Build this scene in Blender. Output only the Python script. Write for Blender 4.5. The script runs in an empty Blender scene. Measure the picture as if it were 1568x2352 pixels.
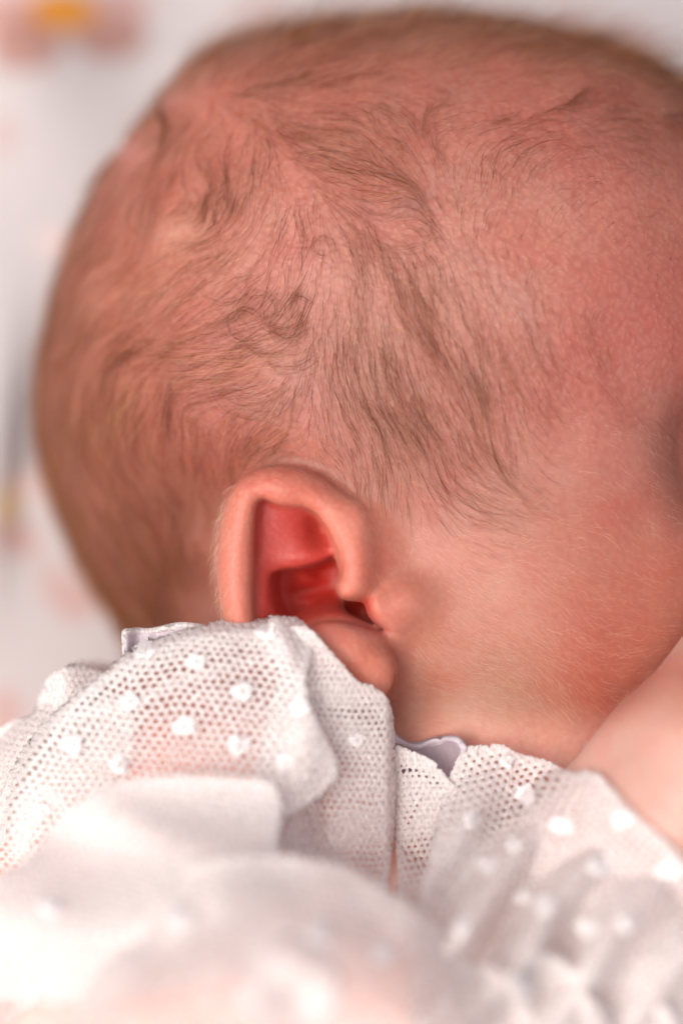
import bpy, math, random
import numpy as np
from mathutils import Matrix, Vector

rng = np.random.default_rng(7)
random.seed(7)
R = math.radians

# ------------------------------------------------------------------ scale
# modelling unit: 1 u = 67 mm.  The modelling frame is centred on the temple in
# front of the ear, z towards the viewer's side; it is tipped by TILT over the bed.
S = 0.067
D = 6.9                      # viewing distance in modelling units
TILT = R(14)
BED0 = -1.40                 # depth of the bed under the frame's centre
LIFT = -BED0 * math.cos(TILT) * S
MW = Matrix.Translation((0, 0, LIFT)) @ Matrix.Rotation(TILT, 4, 'X') @ Matrix.Scale(S, 4)
MWn = np.array(MW)

def W(P):
    P = np.asarray(P, dtype=np.float64)
    return P @ MWn[:3, :3].T + MWn[:3, 3]

# ------------------------------------------------------------------ camera
scn = bpy.context.scene
cam_d = bpy.data.cameras.new('camera')
cam = bpy.data.objects.new('camera', cam_d)
scn.collection.objects.link(cam)
cam.location = W([[0, 0, D]])[0]
cam.rotation_euler = (TILT, 0, 0)
cam_d.sensor_width = 36
cam_d.lens = 36 * D / 2.352
cam_d.clip_start = 0.02
cam_d.clip_end = 50
cam_d.dof.use_dof = True
cam_d.dof.focus_distance = (D + 0.02) * S
cam_d.dof.aperture_fstop = 3.2
scn.camera = cam

# ------------------------------------------------------------------ light
sun_local = Vector((-0.42, -0.04, 0.85)).normalized()
sdir = (Matrix.Rotation(TILT, 3, 'X') @ sun_local).normalized()
elev = math.asin(sdir.z)
azim = math.atan2(sdir.x, sdir.y)
wd = bpy.data.worlds.new('World')
scn.world = wd
wd.use_nodes = True
wn = wd.node_tree
sky = wn.nodes.new('ShaderNodeTexSky')
sky.sky_type = 'NISHITA'
sky.sun_disc = False
sky.sun_elevation = elev
sky.sun_rotation = azim
sky.air_density = 0.7
sky.dust_density = 6.0
sky.ozone_density = 0.3
bg = wn.nodes['Background']
hs = wn.nodes.new('ShaderNodeHueSaturation')   # thin overcast: the blue is mostly veiled
hs.inputs['Saturation'].default_value = 0.45
wn.links.new(sky.outputs[0], hs.inputs['Color'])
wn.links.new(hs.outputs[0], bg.inputs['Color'])
bg.inputs['Strength'].default_value = 0.15
sl = bpy.data.lights.new('sun', 'SUN')
sl.energy = 1.8
sl.angle = R(60)
sl.color = (1.0, 0.92, 0.84)
sun = bpy.data.objects.new('sun', sl)
scn.collection.objects.link(sun)
sun.rotation_euler = sdir.to_track_quat('Z', 'Y').to_euler()
scn.view_settings.view_transform = 'Standard'
scn.view_settings.look = 'None'
scn.view_settings.exposure = 0.31
scn.view_settings.gamma = 1.0

# ------------------------------------------------------------------ helpers
def px(u, v, w=0.0):
    """a place in the modelling frame; u right, v down (thousandths), w towards the viewer"""
    u, v, w = np.broadcast_arrays(np.asarray(u, float), np.asarray(v, float), np.asarray(w, float))
    f = (D - w) / D
    return np.stack([(u - 784) / 1000 * f, (1176 - v) / 1000 * f, w], -1)

def uv_of(P):
    f = (D - P[:, 2]) / D
    return P[:, 0] / f * 1000 + 784, 1176 - P[:, 1] / f * 1000

def smoothstep(a, b, x):
    t = np.clip((x - a) / (b - a), 0, 1)
    return t * t * (3 - 2 * t)

def catmull(pts, n=8, closed=True):
    pts = np.asarray(pts, float)
    m = len(pts)
    out = []
    rngk = range(m) if closed else range(m - 1)
    for i in rngk:
        if closed:
            p0, p1, p2, p3 = pts[i - 1], pts[i], pts[(i + 1) % m], pts[(i + 2) % m]
        else:
            p0, p1, p2, p3 = pts[max(i - 1, 0)], pts[i], pts[i + 1], pts[min(i + 2, m - 1)]
        for k in range(n):
            t = k / n
            out.append(0.5 * ((2 * p1) + (-p0 + p2) * t + (2 * p0 - 5 * p1 + 4 * p2 - p3) * t * t + (-p0 + 3 * p1 - 3 * p2 + p3) * t ** 3))
    if not closed:
        out.append(pts[-1])
    return np.array(out)

def poly_sdf(X, Y, poly):
    """signed distance (negative inside) to a closed polygon"""
    d = np.full(X.shape, 1e9)
    s = np.ones(X.shape)
    n = len(poly)
    for i in range(n):
        ax, ay = poly[i]
        bx, by = poly[i - 1]
        ex, ey = bx - ax, by - ay
        wx, wy = X - ax, Y - ay
        t = np.clip((wx * ex + wy * ey) / (ex * ex + ey * ey + 1e-12), 0, 1)
        dx, dy = wx - ex * t, wy - ey * t
        d = np.minimum(d, dx * dx + dy * dy)
        c1 = Y >= ay
        c2 = Y < by
        c3 = ex * wy > ey * wx
        flip = (c1 & c2 & c3) | (~c1 & ~c2 & ~c3)
        s = np.where(flip, -s, s)
    return s * np.sqrt(d)

def smin(a, b, k):
    h = np.clip(0.5 + 0.5 * (b - a) / k, 0, 1)
    return b * (1 - h) + a * h - k * h * (1 - h)

def smax(a, b, k):
    return -smin(-a, -b, k)

def ell(P, c, r, rot=0.0):
    q = P - np.asarray(c)
    if rot:
        cs, sn = math.cos(rot), math.sin(rot)
        q = np.stack([q[:, 0] * cs + q[:, 1] * sn, -q[:, 0] * sn + q[:, 1] * cs, q[:, 2]], -1)
    r = np.asarray(r, float)
    k0 = np.sqrt(((q / r) ** 2).sum(1)) + 1e-9
    k1 = np.sqrt(((q / (r * r)) ** 2).sum(1)) + 1e-9
    return k0 * (k0 - 1) / k1

def cap(P, a, b, ra, rb):
    a = np.asarray(a, float); b = np.asarray(b, float)
    ab = b - a
    t = np.clip(((P - a) @ ab) / (ab @ ab), 0, 1)
    return np.sqrt((((P - a) - t[:, None] * ab) ** 2).sum(1)) - (ra + (rb - ra) * t)

def noise3(P, scale, seed=0):
    """cheap smooth value noise, -1..1"""
    Q = P * scale + seed * 17.13
    i = np.floor(Q).astype(np.int64)
    f = Q - i
    f = f * f * (3 - 2 * f)
    def h(a, b, c):
        n = (a * 374761393 + b * 668265263 + c * 2147483647 + seed * 974711) & 0xffffffff
        n = ((n ^ (n >> 13)) * 1274126177) & 0xffffffff
        return ((n ^ (n >> 16)) & 0xffff) / 32767.5 - 1
    r = 0
    for dx in (0, 1):
        for dy in (0, 1):
            for dz in (0, 1):
                wgt = (f[:, 0] if dx else 1 - f[:, 0]) * (f[:, 1] if dy else 1 - f[:, 1]) * (f[:, 2] if dz else 1 - f[:, 2])
                r = r + wgt * h(i[:, 0] + dx, i[:, 1] + dy, i[:, 2] + dz)
    return r

def mesh_obj(name, verts, faces, mat, parent=None, smooth=True, cols=None):
    me = bpy.data.meshes.new(name)
    V = W(verts)
    faces = np.asarray(faces) if not isinstance(faces, np.ndarray) else faces
    me.vertices.add(len(V))
    me.vertices.foreach_set('co', V.astype(np.float32).ravel())
    nf, k = faces.shape
    me.loops.add(nf * k)
    me.loops.foreach_set('vertex_index', faces.astype(np.int32).ravel())
    me.polygons.add(nf)
    me.polygons.foreach_set('loop_start', np.arange(nf, dtype=np.int32) * k)
    me.polygons.foreach_set('loop_total', np.full(nf, k, dtype=np.int32))
    me.update(calc_edges=True)
    me.validate()
    if smooth:
        me.polygons.foreach_set('use_smooth', np.ones(len(me.polygons), dtype=bool))
    if cols is not None:
        at = me.color_attributes.new('tint', 'FLOAT_COLOR', 'POINT')
        c4 = np.ones((len(V), 4), np.float32)
        cols = np.asarray(cols)
        c4[:, :cols.shape[1]] = cols
        at.data.foreach_set('color', c4.ravel())
    me.materials.append(mat)
    o = bpy.data.objects.new(name, me)
    scn.collection.objects.link(o)
    if parent:
        o.parent = parent
    return o

def mat_new(name):
    m = bpy.data.materials.new(name)
    m.use_nodes = True
    nt = m.node_tree
    return m, nt, nt.nodes['Principled BSDF'], nt.nodes['Material Output']

# ------------------------------------------------------------------ materials
def skin_material():
    m, nt, p, out = mat_new('skin')
    N, L = nt.nodes, nt.links
    at = N.new('ShaderNodeAttribute'); at.attribute_name = 'tint'
    tc = N.new('ShaderNodeTexCoord')
    # blotchy colour
    n1 = N.new('ShaderNodeTexNoise'); n1.inputs['Scale'].default_value = 95; n1.inputs['Detail'].default_value = 5; n1.inputs['Roughness'].default_value = 0.6
    L.new(tc.outputs['Object'], n1.inputs['Vector'])
    r1 = N.new('ShaderNodeValToRGB')
    r1.color_ramp.elements[0].position = 0.35; r1.color_ramp.elements[0].color = (1.0, 0.88, 0.88, 1)
    r1.color_ramp.elements[1].position = 0.66; r1.color_ramp.elements[1].color = (1.0, 1.06, 1.06, 1)
    L.new(n1.outputs['Fac'], r1.inputs['Fac'])
    mx = N.new('ShaderNodeMix'); mx.data_type = 'RGBA'; mx.blend_type = 'MULTIPLY'; mx.inputs[0].default_value = 1
    L.new(at.outputs['Color'], mx.inputs[6]); L.new(r1.outputs['Color'], mx.inputs[7])
    # fine mottling between the pores
    v0 = N.new('ShaderNodeTexVoronoi'); v0.inputs['Scale'].default_value = 1150; v0.feature = 'SMOOTH_F1'
    ns = N.new('ShaderNodeTexNoise'); ns.inputs['Scale'].default_value = 400; ns.inputs['Detail'].default_value = 2
    L.new(tc.outputs['Object'], ns.inputs['Vector'])
    ad = N.new('ShaderNodeVectorMath'); ad.operation = 'MULTIPLY_ADD'
    ad.inputs[1].default_value = (0.0015, 0.0015, 0.0015)
    L.new(ns.outputs['Color'], ad.inputs[0]); L.new(tc.outputs['Object'], ad.inputs[2])
    L.new(ad.outputs[0], v0.inputs['Vector'])
    r2 = N.new('ShaderNodeValToRGB')
    r2.color_ramp.elements[0].position = 0.1; r2.color_ramp.elements[0].color = (1.10, 1.18, 1.18, 1)
    r2.color_ramp.elements[1].position = 0.7; r2.color_ramp.elements[1].color = (0.90, 0.75, 0.73, 1)
    L.new(v0.outputs['Distance'], r2.inputs['Fac'])
    m2 = N.new('ShaderNodeMix'); m2.data_type = 'RGBA'; m2.blend_type = 'MULTIPLY'; m2.inputs[0].default_value = 0.8
    L.new(mx.outputs[2], m2.inputs[6]); L.new(r2.outputs['Color'], m2.inputs[7])
    L.new(m2.outputs[2], p.inputs['Base Color'])
    p.inputs['Roughness'].default_value = 0.50
    p.inputs['Specular IOR Level'].default_value = 0.40
    p.inputs['Subsurface Weight'].default_value = 1.0
    p.inputs['Subsurface Radius'].default_value = (1.0, 0.30, 0.18)
    p.inputs['Subsurface Scale'].default_value = 0.0013
    # pores and creases
    b1 = N.new('ShaderNodeBump'); b1.inputs['Strength'].default_value = 0.9; b1.inputs['Distance'].default_value = 0.00014
    inv = N.new('ShaderNodeMath'); inv.operation = 'SUBTRACT'; inv.inputs[0].default_value = 1
    L.new(v0.outputs['Distance'], inv.inputs[1]); L.new(inv.outputs[0], b1.inputs['Height'])
    n3 = N.new('ShaderNodeTexNoise'); n3.inputs['Scale'].default_value = 2600; n3.inputs['Detail'].default_value = 4
    L.new(tc.outputs['Object'], n3.inputs['Vector'])
    b2 = N.new('ShaderNodeBump'); b2.inputs['Strength'].default_value = 0.35; b2.inputs['Distance'].default_value = 0.00006
    L.new(n3.outputs['Fac'], b2.inputs['Height']); L.new(b1.outputs[0], b2.inputs['Normal'])
    L.new(b2.outputs[0], p.inputs['Normal'])
    for bb, k in ((b1, 0.9), (b2, 0.35)):
        mm = N.new('ShaderNodeMath'); mm.operation = 'MULTIPLY'; mm.inputs[1].default_value = k
        L.new(at.outputs['Alpha'], mm.inputs[0]); L.new(mm.outputs[0], bb.inputs['Strength'])
    mm = N.new('ShaderNodeMath'); mm.operation = 'MULTIPLY'; mm.inputs[1].default_value = 0.85
    L.new(at.outputs['Alpha'], mm.inputs[0]); L.new(mm.outputs[0], m2.inputs[0])
    return m

def cloth_material(name, col, trans=0.3, bump=0.5, scale=2600, sheer=0.0):
    m, nt, p, out = mat_new(name)
    N, L = nt.nodes, nt.links
    tc = N.new('ShaderNodeTexCoord')
    n1 = N.new('ShaderNodeTexNoise'); n1.inputs['Scale'].default_value = scale; n1.inputs['Detail'].default_value = 4
    mp = N.new('ShaderNodeMapping'); mp.inputs['Scale'].default_value = (1, 0.35, 1); mp.inputs['Rotation'].default_value = (0.3, 0.2, 0.5)
    L.new(tc.outputs['Object'], mp.inputs[0]); L.new(mp.outputs[0], n1.inputs['Vector'])
    r = N.new('ShaderNodeValToRGB')
    r.color_ramp.elements[0].position = 0.3; r.color_ramp.elements[0].color = (col[0] * .86, col[1] * .84, col[2] * .85, 1)
    r.color_ramp.elements[1].position = 0.7; r.color_ramp.elements[1].color = (*col, 1)
    L.new(n1.outputs['Fac'], r.inputs['Fac'])
    L.new(r.outputs[0], p.inputs['Base Color'])
    p.inputs['Roughness'].default_value = 0.8
    p.inputs['Sheen Weight'].default_value = 0.25
    p.inputs['Specular IOR Level'].default_value = 0.15
    b = N.new('ShaderNodeBump'); b.inputs['Strength'].default_value = bump; b.inputs['Distance'].default_value = 0.00015
    L.new(n1.outputs['Fac'], b.inputs['Height']); L.new(b.outputs[0], p.inputs['Normal'])
    t = N.new('ShaderNodeBsdfTranslucent'); L.new(r.outputs[0], t.inputs['Color']); L.new(b.outputs[0], t.inputs['Normal'])
    mix = N.new('ShaderNodeMixShader'); mix.inputs[0].default_value = trans
    L.new(p.outputs[0], mix.inputs[1]); L.new(t.outputs[0], mix.inputs[2])
    if sheer:                      # gaps between threads too fine to model
        tr = N.new('ShaderNodeBsdfTransparent')
        m3 = N.new('ShaderNodeMixShader')
        mr = N.new('ShaderNodeMapRange'); mr.inputs['From Min'].default_value = 0.3; mr.inputs['From Max'].default_value = 0.7
        mr.inputs['To Min'].default_value = sheer * 1.6; mr.inputs['To Max'].default_value = sheer * 0.4
        L.new(n1.outputs['Fac'], mr.inputs['Value']); L.new(mr.outputs[0], m3.inputs[0])
        L.new(mix.outputs[0], m3.inputs[1]); L.new(tr.outputs[0], m3.inputs[2])
        mix = m3
    L.new(mix.outputs[0], out.inputs[0])
    return m

def hair_material(name, cols, rough=0.45):
    m, nt, p, out = mat_new(name)
    N, L = nt.nodes, nt.links
    hi = N.new('ShaderNodeHairInfo')
    r = N.new('ShaderNodeValToRGB')
    r.color_ramp.elements[0].color = (*cols[0], 1)
    r.color_ramp.elements[1].color = (*cols[-1], 1)
    for i, c in enumerate(cols[1:-1]):
        e = r.color_ramp.elements.new((i + 1) / (len(cols) - 1)); e.color = (*c, 1)
    L.new(hi.outputs['Random'], r.inputs['Fac'])
    L.new(r.outputs[0], p.inputs['Base Color'])
    p.inputs['Roughness'].default_value = rough
    p.inputs['Specular IOR Level'].default_value = 0.2
    t = N.new('ShaderNodeBsdfTranslucent'); L.new(r.outputs[0], t.inputs['Color'])
    mix = N.new('ShaderNodeMixShader'); mix.inputs[0].default_value = 0.3
    L.new(p.outputs[0], mix.inputs[1]); L.new(t.outputs[0], mix.inputs[2])
    L.new(mix.outputs[0], out.inputs[0])
    return m

M_skin = skin_material()
M_white = cloth_material('white_lace', (0.97, 0.92, 0.90), 0.40, 0.5, 2600, 0.30)
M_white2 = cloth_material('white_gathered_cotton', (0.95, 0.90, 0.88), 0.36, 0.3, 2600, 0.28)
M_lilac = cloth_material('lilac_tulle', (0.50, 0.40, 0.45), 0.35, 0.3)
M_lilac_pale = cloth_material('pale_lilac_edging', (0.78, 0.70, 0.76), 0.35, 0.3)

# ------------------------------------------------------------------ the baby's body as one distance field
def P2(pts, w=0.0):
    return px([p[0] for p in pts], [p[1] for p in pts], w)[:, :2]

WC = -0.74
HC = px(860, 800, WC)
head_out = [(1568, 230), (1700, 380), (1790, 600), (1810, 830), (1775, 1000), (1800, 1250), (1760, 1450), (1640, 1640),
            (1350, 1760), (950, 1740), (560, 1640), (330, 1490), (238, 1370), (190, 1290), (150, 1200), (116, 1100), (98, 1000), (92, 900), (104, 800),
            (124, 700), (152, 600), (180, 530), (218, 440), (270, 350), (335, 285), (385, 225), (440, 165), (505, 118), (600, 95), (700, 80), (800, 68),
            (900, 60), (1000, 58), (1100, 70), (1200, 86), (1300, 108), (1400, 138), (1480, 172)]
ho = P2(head_out, WC) - HC[:2]
ang = np.arctan2(ho[:, 1], ho[:, 0]); rad = np.hypot(ho[:, 0], ho[:, 1])
o_ = np.argsort(ang); ang = ang[o_]; rad = rad[o_]
ang_e = np.concatenate([ang - 2 * np.pi, ang, ang + 2 * np.pi]); rad_e = np.tile(rad, 3)
tb = np.linspace(-np.pi, np.pi, 721)
rb = np.interp(tb, ang_e, rad_e)
ker = np.hanning(19); ker /= ker.sum()
rb = np.convolve(np.concatenate([rb[-10:-1], rb, rb[1:10]]), ker, 'valid')
rb = rb[:721]

helix_out = [(513, 1430), (499, 1344), (501, 1256), (513, 1169), (541, 1112), (587, 1081), (647, 1069), (703, 1076), (745, 1094), (785, 1122),
             (840, 1150), (905, 1180), (960, 1260), (975, 1380), (960, 1480), (935, 1535), (905, 1590), (886, 1612), (850, 1602), (790, 1560),
             (700, 1530), (600, 1500), (545, 1470)]
hole_in = [(580, 1411), (577, 1309), (575, 1249), (579, 1190), (586, 1153), (604, 1140), (626, 1147), (650, 1155), (696, 1159), (722, 1172), (745, 1197),
           (762, 1228), (772, 1263), (779, 1292), (785, 1318), (775, 1342), (782, 1366), (801, 1376), (835, 1366), (874, 1349), (866, 1362), (861, 1382), (868, 1404),
           (884, 1424), (899, 1442), (894, 1462), (868, 1462), (843, 1458), (815, 1446), (787, 1434), (750, 1432), (715, 1440), (690, 1455), (640, 1462), (600, 1455), (583, 1435)]
concha = [(640, 1304), (690, 1298), (735, 1284), (790, 1258), (830, 1300), (860, 1340), (905, 1380), (905, 1450), (870, 1456), (843, 1452), (815, 1440), (787, 1428),
          (750, 1426), (715, 1434), (690, 1445), (650, 1448), (625, 1420), (612, 1385), (607, 1345), (616, 1318)]
plyP = catmull(P2(helix_out), 3)
plyH = catmull(P2(hole_in), 3)
plyC = catmull(P2(concha), 3)
EC = px(700, 1330, 0)

def G(X, Y, u, v, r, r2=None, ang=0):
    c = px(u, v, 0)
    r2 = r2 or r
    dx, dy = X - c[0], Y - c[1]
    a = -ang
    ex = dx * math.cos(a) - dy * math.sin(a); ey = dx * math.sin(a) + dy * math.cos(a)
    return np.exp(-((ex / r) ** 2 + (ey / r2) ** 2))

def sdf_head(P):
    q = P - HC
    # the back of the head lies a little further away than the face
    zt = q[:, 2] - 0.10 * q[:, 0] - 0.02
    th = np.arctan2(q[:, 1], q[:, 0])
    Rr = np.interp(th, tb, rb)
    rr = np.hypot(q[:, 0], q[:, 1]) / Rr
    Z = np.where(zt > 0, 0.74, 0.66)
    a = 2.25
    f = (rr ** a + (np.abs(zt) / Z) ** a) ** (1 / a)
    d = (f - 1) * 0.72
    # cheek, jaw, brow
    d = smin(d, ell(P, px(1230, 1400, -0.52), (0.50, 0.40, 0.50)), 0.18)
    d = smin(d, ell(P, px(1010, 1370, -0.24), (0.15, 0.20, 0.18)), 0.12)
    d = smin(d, ell(P, px(1250, 720, -0.50), (0.42, 0.36, 0.44)), 0.2)
    d = smin(d, ell(P, px(1840, 1180, -0.78), (0.13, 0.16, 0.14)), 0.12)      # nose
    d = smin(d, ell(P, px(1790, 1400, -0.80), (0.10, 0.10, 0.20)), 0.08)      # lips
    d = smin(d, ell(P, px(1700, 1560, -0.78), (0.16, 0.13, 0.22)), 0.12)      # chin
    # eye socket and the closed lid in it
    d = smax(d, -ell(P, px(1775, 1030, -0.14), (0.19, 0.12, 0.07)), 0.22)
    d = smin(d, ell(P, px(1780, 1040, -0.48), (0.09, 0.08, 0.10)), 0.08)
    d = smin(d, ell(P, px(1130, 1680, -0.52), (0.42, 0.28, 0.45)), 0.14)
    # soft hollow at the temple, dip above the ear, hollow behind the jaw
    X, Y = P[:, 0], P[:, 1]
    d = d + 0.012 * G(X, Y, 1010, 1330, 0.10, 0.16) * smoothstep(-0.7, -0.3, P[:, 2])
    d = d + 0.12 * G(X, Y, 440, 1380, 0.28, 0.28) * smoothstep(-0.85, -0.25, P[:, 2])
    d = d + 0.04 * G(X, Y, 520, 1120, 0.22, 0.14) * smoothstep(-0.7, -0.3, P[:, 2])
    # uneven bone and baby fat
    return d

def sdf_ear(P):
    X, Y, Z = P[:, 0], P[:, 1], P[:, 2]
    dp = poly_sdf(X, Y, plyP)
    # plane of the ear's rim: stands off the head at the back, sinks into the cheek in front
    top = 0.035 - 0.17 * smoothstep(0.03, 0.20, X) + 0.03 * G(X, Y, 620, 1100, .12) - 0.03 * smoothstep(-0.1, 0.1, Y)
    thick = 0.20 + 0.3 * smoothstep(-0.12, 0.12, X)
    r = 0.055
    zc = top - thick / 2
    a = np.stack([dp + r, np.abs(Z - zc) - thick / 2 + r], -1)
    plate = np.minimum(a.max(1), 0) + np.sqrt((np.maximum(a, 0) ** 2).sum(1)) - r
    # the scooped-out cup of the ear
    dh = poly_sdf(X, Y, plyH)
    dc = poly_sdf(X, Y, plyC)
    f1 = top - 0.080 - 0.012 * np.exp(-(dh / 0.022) ** 2) * smoothstep(0.03, -0.08, X)
    f1 = f1 - 0.06 * G(X, Y, 742, 1215, 0.035, 0.045) + 0.014 * G(X, Y, 720, 1276, 0.06, 0.025, R(12)) + 0.02 * G(X, Y, 600, 1380, 0.02, 0.08)
    h1 = smax(dh + 0.004, f1 - Z, 0.040)
    f2 = top - 0.27 + 0.04 * G(X, Y, 850, 1450, 0.09, 0.035) - 0.05 * G(X, Y, 850, 1392, 0.06, 0.03)
    wd = 0.03 + 0.040 * smoothstep(px(0, 1312)[1], px(0, 1350)[1], Y)
    f2 = f1 + (f2 - f1) * smoothstep(0.0, 1.0, -dc / wd)
    h2 = smax(dc, f2 - Z, 0.03)
    h2 = smax(h2, dh + 0.004, 0.014)
    canal = ell(P, px(860, 1400, -0.17), (0.065, 0.036, 0.09))
    return plate, canal, h1, smax(h2, dh + 0.004, 0.014)

T_bump = px(928, 1386, -0.052)

def sdf(P, ear=True):
    d = sdf_head(P)
    X, Y, Z = P[:, 0], P[:, 1], P[:, 2]
    # neck, shoulder, chest, arm
    d = smin(d, cap(P, px(900, 1500, -0.85), px(850, 2150, -0.75), 0.56, 0.60), 0.16)
    d = smin(d, ell(P, px(430, 2020, -0.24), (0.54, 0.53, 0.40)), 0.10)
    fz = (D - P[:, 2]) / D
    us = P[:, 0] / fz * 1000 + 784; vs_ = 1176 - P[:, 1] / fz * 1000
    qs = np.hypot(us - 560, vs_ - 1990) / 577
    ws_ = 0.15 * np.clip(1 - qs ** 2, 0, 1) ** 0.6 + 0.002
    sh = smax((Z - ws_) * 0.85, (qs - 0.90) * 0.55, 0.05)
    sh = smax(sh, (us - 690) / 1000, 0.08)
    sh = np.maximum(sh, -0.35 - Z)
    d = smin(d, sh, 0.03)
    d = smin(d, ell(P, px(700, 2750, -0.12), (1.0, 0.85, 0.66)), 0.12)
    arm = cap(P, px(1290, 2180, 0.04), px(1700, 1790, 0.14), 0.30, 0.285)
    arm = smin(arm, cap(P, px(1705, 1770, 0.13), px(1890, 1350, 0.0), 0.27, 0.22), 0.07)
    arm = smin(arm, ell(P, px(1930, 1180, -0.2), (0.20, 0.22, 0.18)), 0.05)
    arm = smin(arm, ell(P, px(1602, 1800, 0.10), (0.245, 0.235, 0.22)), 0.05)
    d = smin(d, arm, 0.012)
    if not ear:
        return d
    # the ear, only near it
    m = (X > -0.42) & (X < 0.33) & (Y > -0.58) & (Y < 0.24) & (Z > -0.55) & (Z < 0.30)
    if m.any():
        Q = P[m]
        e, canal, h1, h2 = sdf_ear(Q)
        dh = d[m]
        dd = smin(dh, e, 0.028 + 0.09 * smoothstep(0.02, 0.16, Q[:, 0]))
        # the hollow cuts through the skin of the head as well
        dd = smax(dd, -h1, 0.044)
        dd = smax(dd, -h2, 0.030)
        dd = smax(dd, -canal, 0.04)
        # tragus, lobe, antitragus
        dd = smin(dd, ell(Q, T_bump, (0.074, 0.046, 0.052), R(12)), 0.075)
        dd = smin(dd, ell(Q, px(800, 1500, -0.02), (0.105, 0.06, 0.07), R(-20)), 0.03)
        dd = smin(dd, ell(Q, px(862, 1560, -0.02), (0.055, 0.065, 0.06)), 0.03)
        # creases: under the lobe and where the rim meets the temple
        dd = smax(dd, -cap(Q, px(936, 1530, 0.0), px(902, 1602, -0.02), 0.012, 0.026), 0.014)
        dd = smax(dd, -cap(Q, px(903, 1600, -0.02), px(900, 1720, -0.06), 0.022, 0.03), 0.03)
        dd = smax(dd, -cap(Q, px(765, 1100, 0.040), px(818, 1130, -0.015), 0.014, 0.009), 0.014)
        d[m] = dd
    return d

def sdf_noisy(P):
    d = sdf(P)
    return d + 0.006 * noise3(P, 6.0, 1) + 0.0022 * noise3(P, 17.0, 2)

def grad(P, f=None, e=0.004):
    f = f or sdf
    g = np.stack([f(P + np.array(v)) - f(P - np.array(v)) for v in ((e, 0, 0), (0, e, 0), (0, 0, e))], -1)
    return g / (np.linalg.norm(g, axis=1, keepdims=True) + 1e-9)

# rectilinear grid, dense round the ear
def axis(segs):
    out = []
    for a, b, h in segs:
        n = max(1, int(round((b - a) / h)))
        out.append(np.linspace(a, b, n, endpoint=False))
    out.append([segs[-1][1]])
    return np.concatenate(out)

gx = axis([(-1.05, -0.34, .015), (-0.34, 0.20, .0062), (0.20, 1.50, .015)])
gy = axis([(-1.75, -0.50, .016), (-0.50, 0.14, .0062), (0.14, 1.42, .015)])
gz = axis([(-1.60, -0.32, .017), (-0.32, 0.12, .0065), (0.12, 0.55, .016)])
nx, ny, nz = len(gx), len(gy), len(gz)
B = 8
vals = np.full((nx, ny, nz), 1.0, np.float32)
cx = np.arange(0, nx, B); cy = np.arange(0, ny, B); cz = np.arange(0, nz, B)
def mid(g, c):
    return 0.5 * (g[c] + g[np.minimum(c + B, len(g) - 1)]), 0.5 * np.abs(g[np.minimum(c + B, len(g) - 1)] - g[c])
mx_, hx = mid(gx, cx); my_, hy = mid(gy, cy); mz_, hz = mid(gz, cz)
CM = np.stack(np.meshgrid(mx_, my_, mz_, indexing='ij'), -1).reshape(-1, 3)
HH = np.stack(np.meshgrid(hx, hy, hz, indexing='ij'), -1).reshape(-1, 3)
dv = sdf(CM)
act = np.abs(dv) < np.linalg.norm(HH, axis=1) * 1.5 + 0.05
ids = np.stack(np.meshgrid(cx, cy, cz, indexing='ij'), -1).reshape(-1, 3)
for (i, j, k), s in zip(ids[~act], dv[~act]):
    vals[i:i + B, j:j + B, k:k + B] = 1.0 if s > 0 else -1.0
chunk = []
lst = ids[act]
for c0 in range(0, len(lst), 600):
    sel = lst[c0:c0 + 600]
    pts, idx = [], []
    for (i, j, k) in sel:
        I, J, K = np.meshgrid(np.arange(i, min(i + B, nx)), np.arange(j, min(j + B, ny)), np.arange(k, min(k + B, nz)), indexing='ij')
        idx.append(np.stack([I.ravel(), J.ravel(), K.ravel()], -1))
    idx = np.concatenate(idx)
    Pp = np.stack([gx[idx[:, 0]], gy[idx[:, 1]], gz[idx[:, 2]]], -1)
    vals[idx[:, 0], idx[:, 1], idx[:, 2]] = sdf_noisy(Pp)

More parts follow.
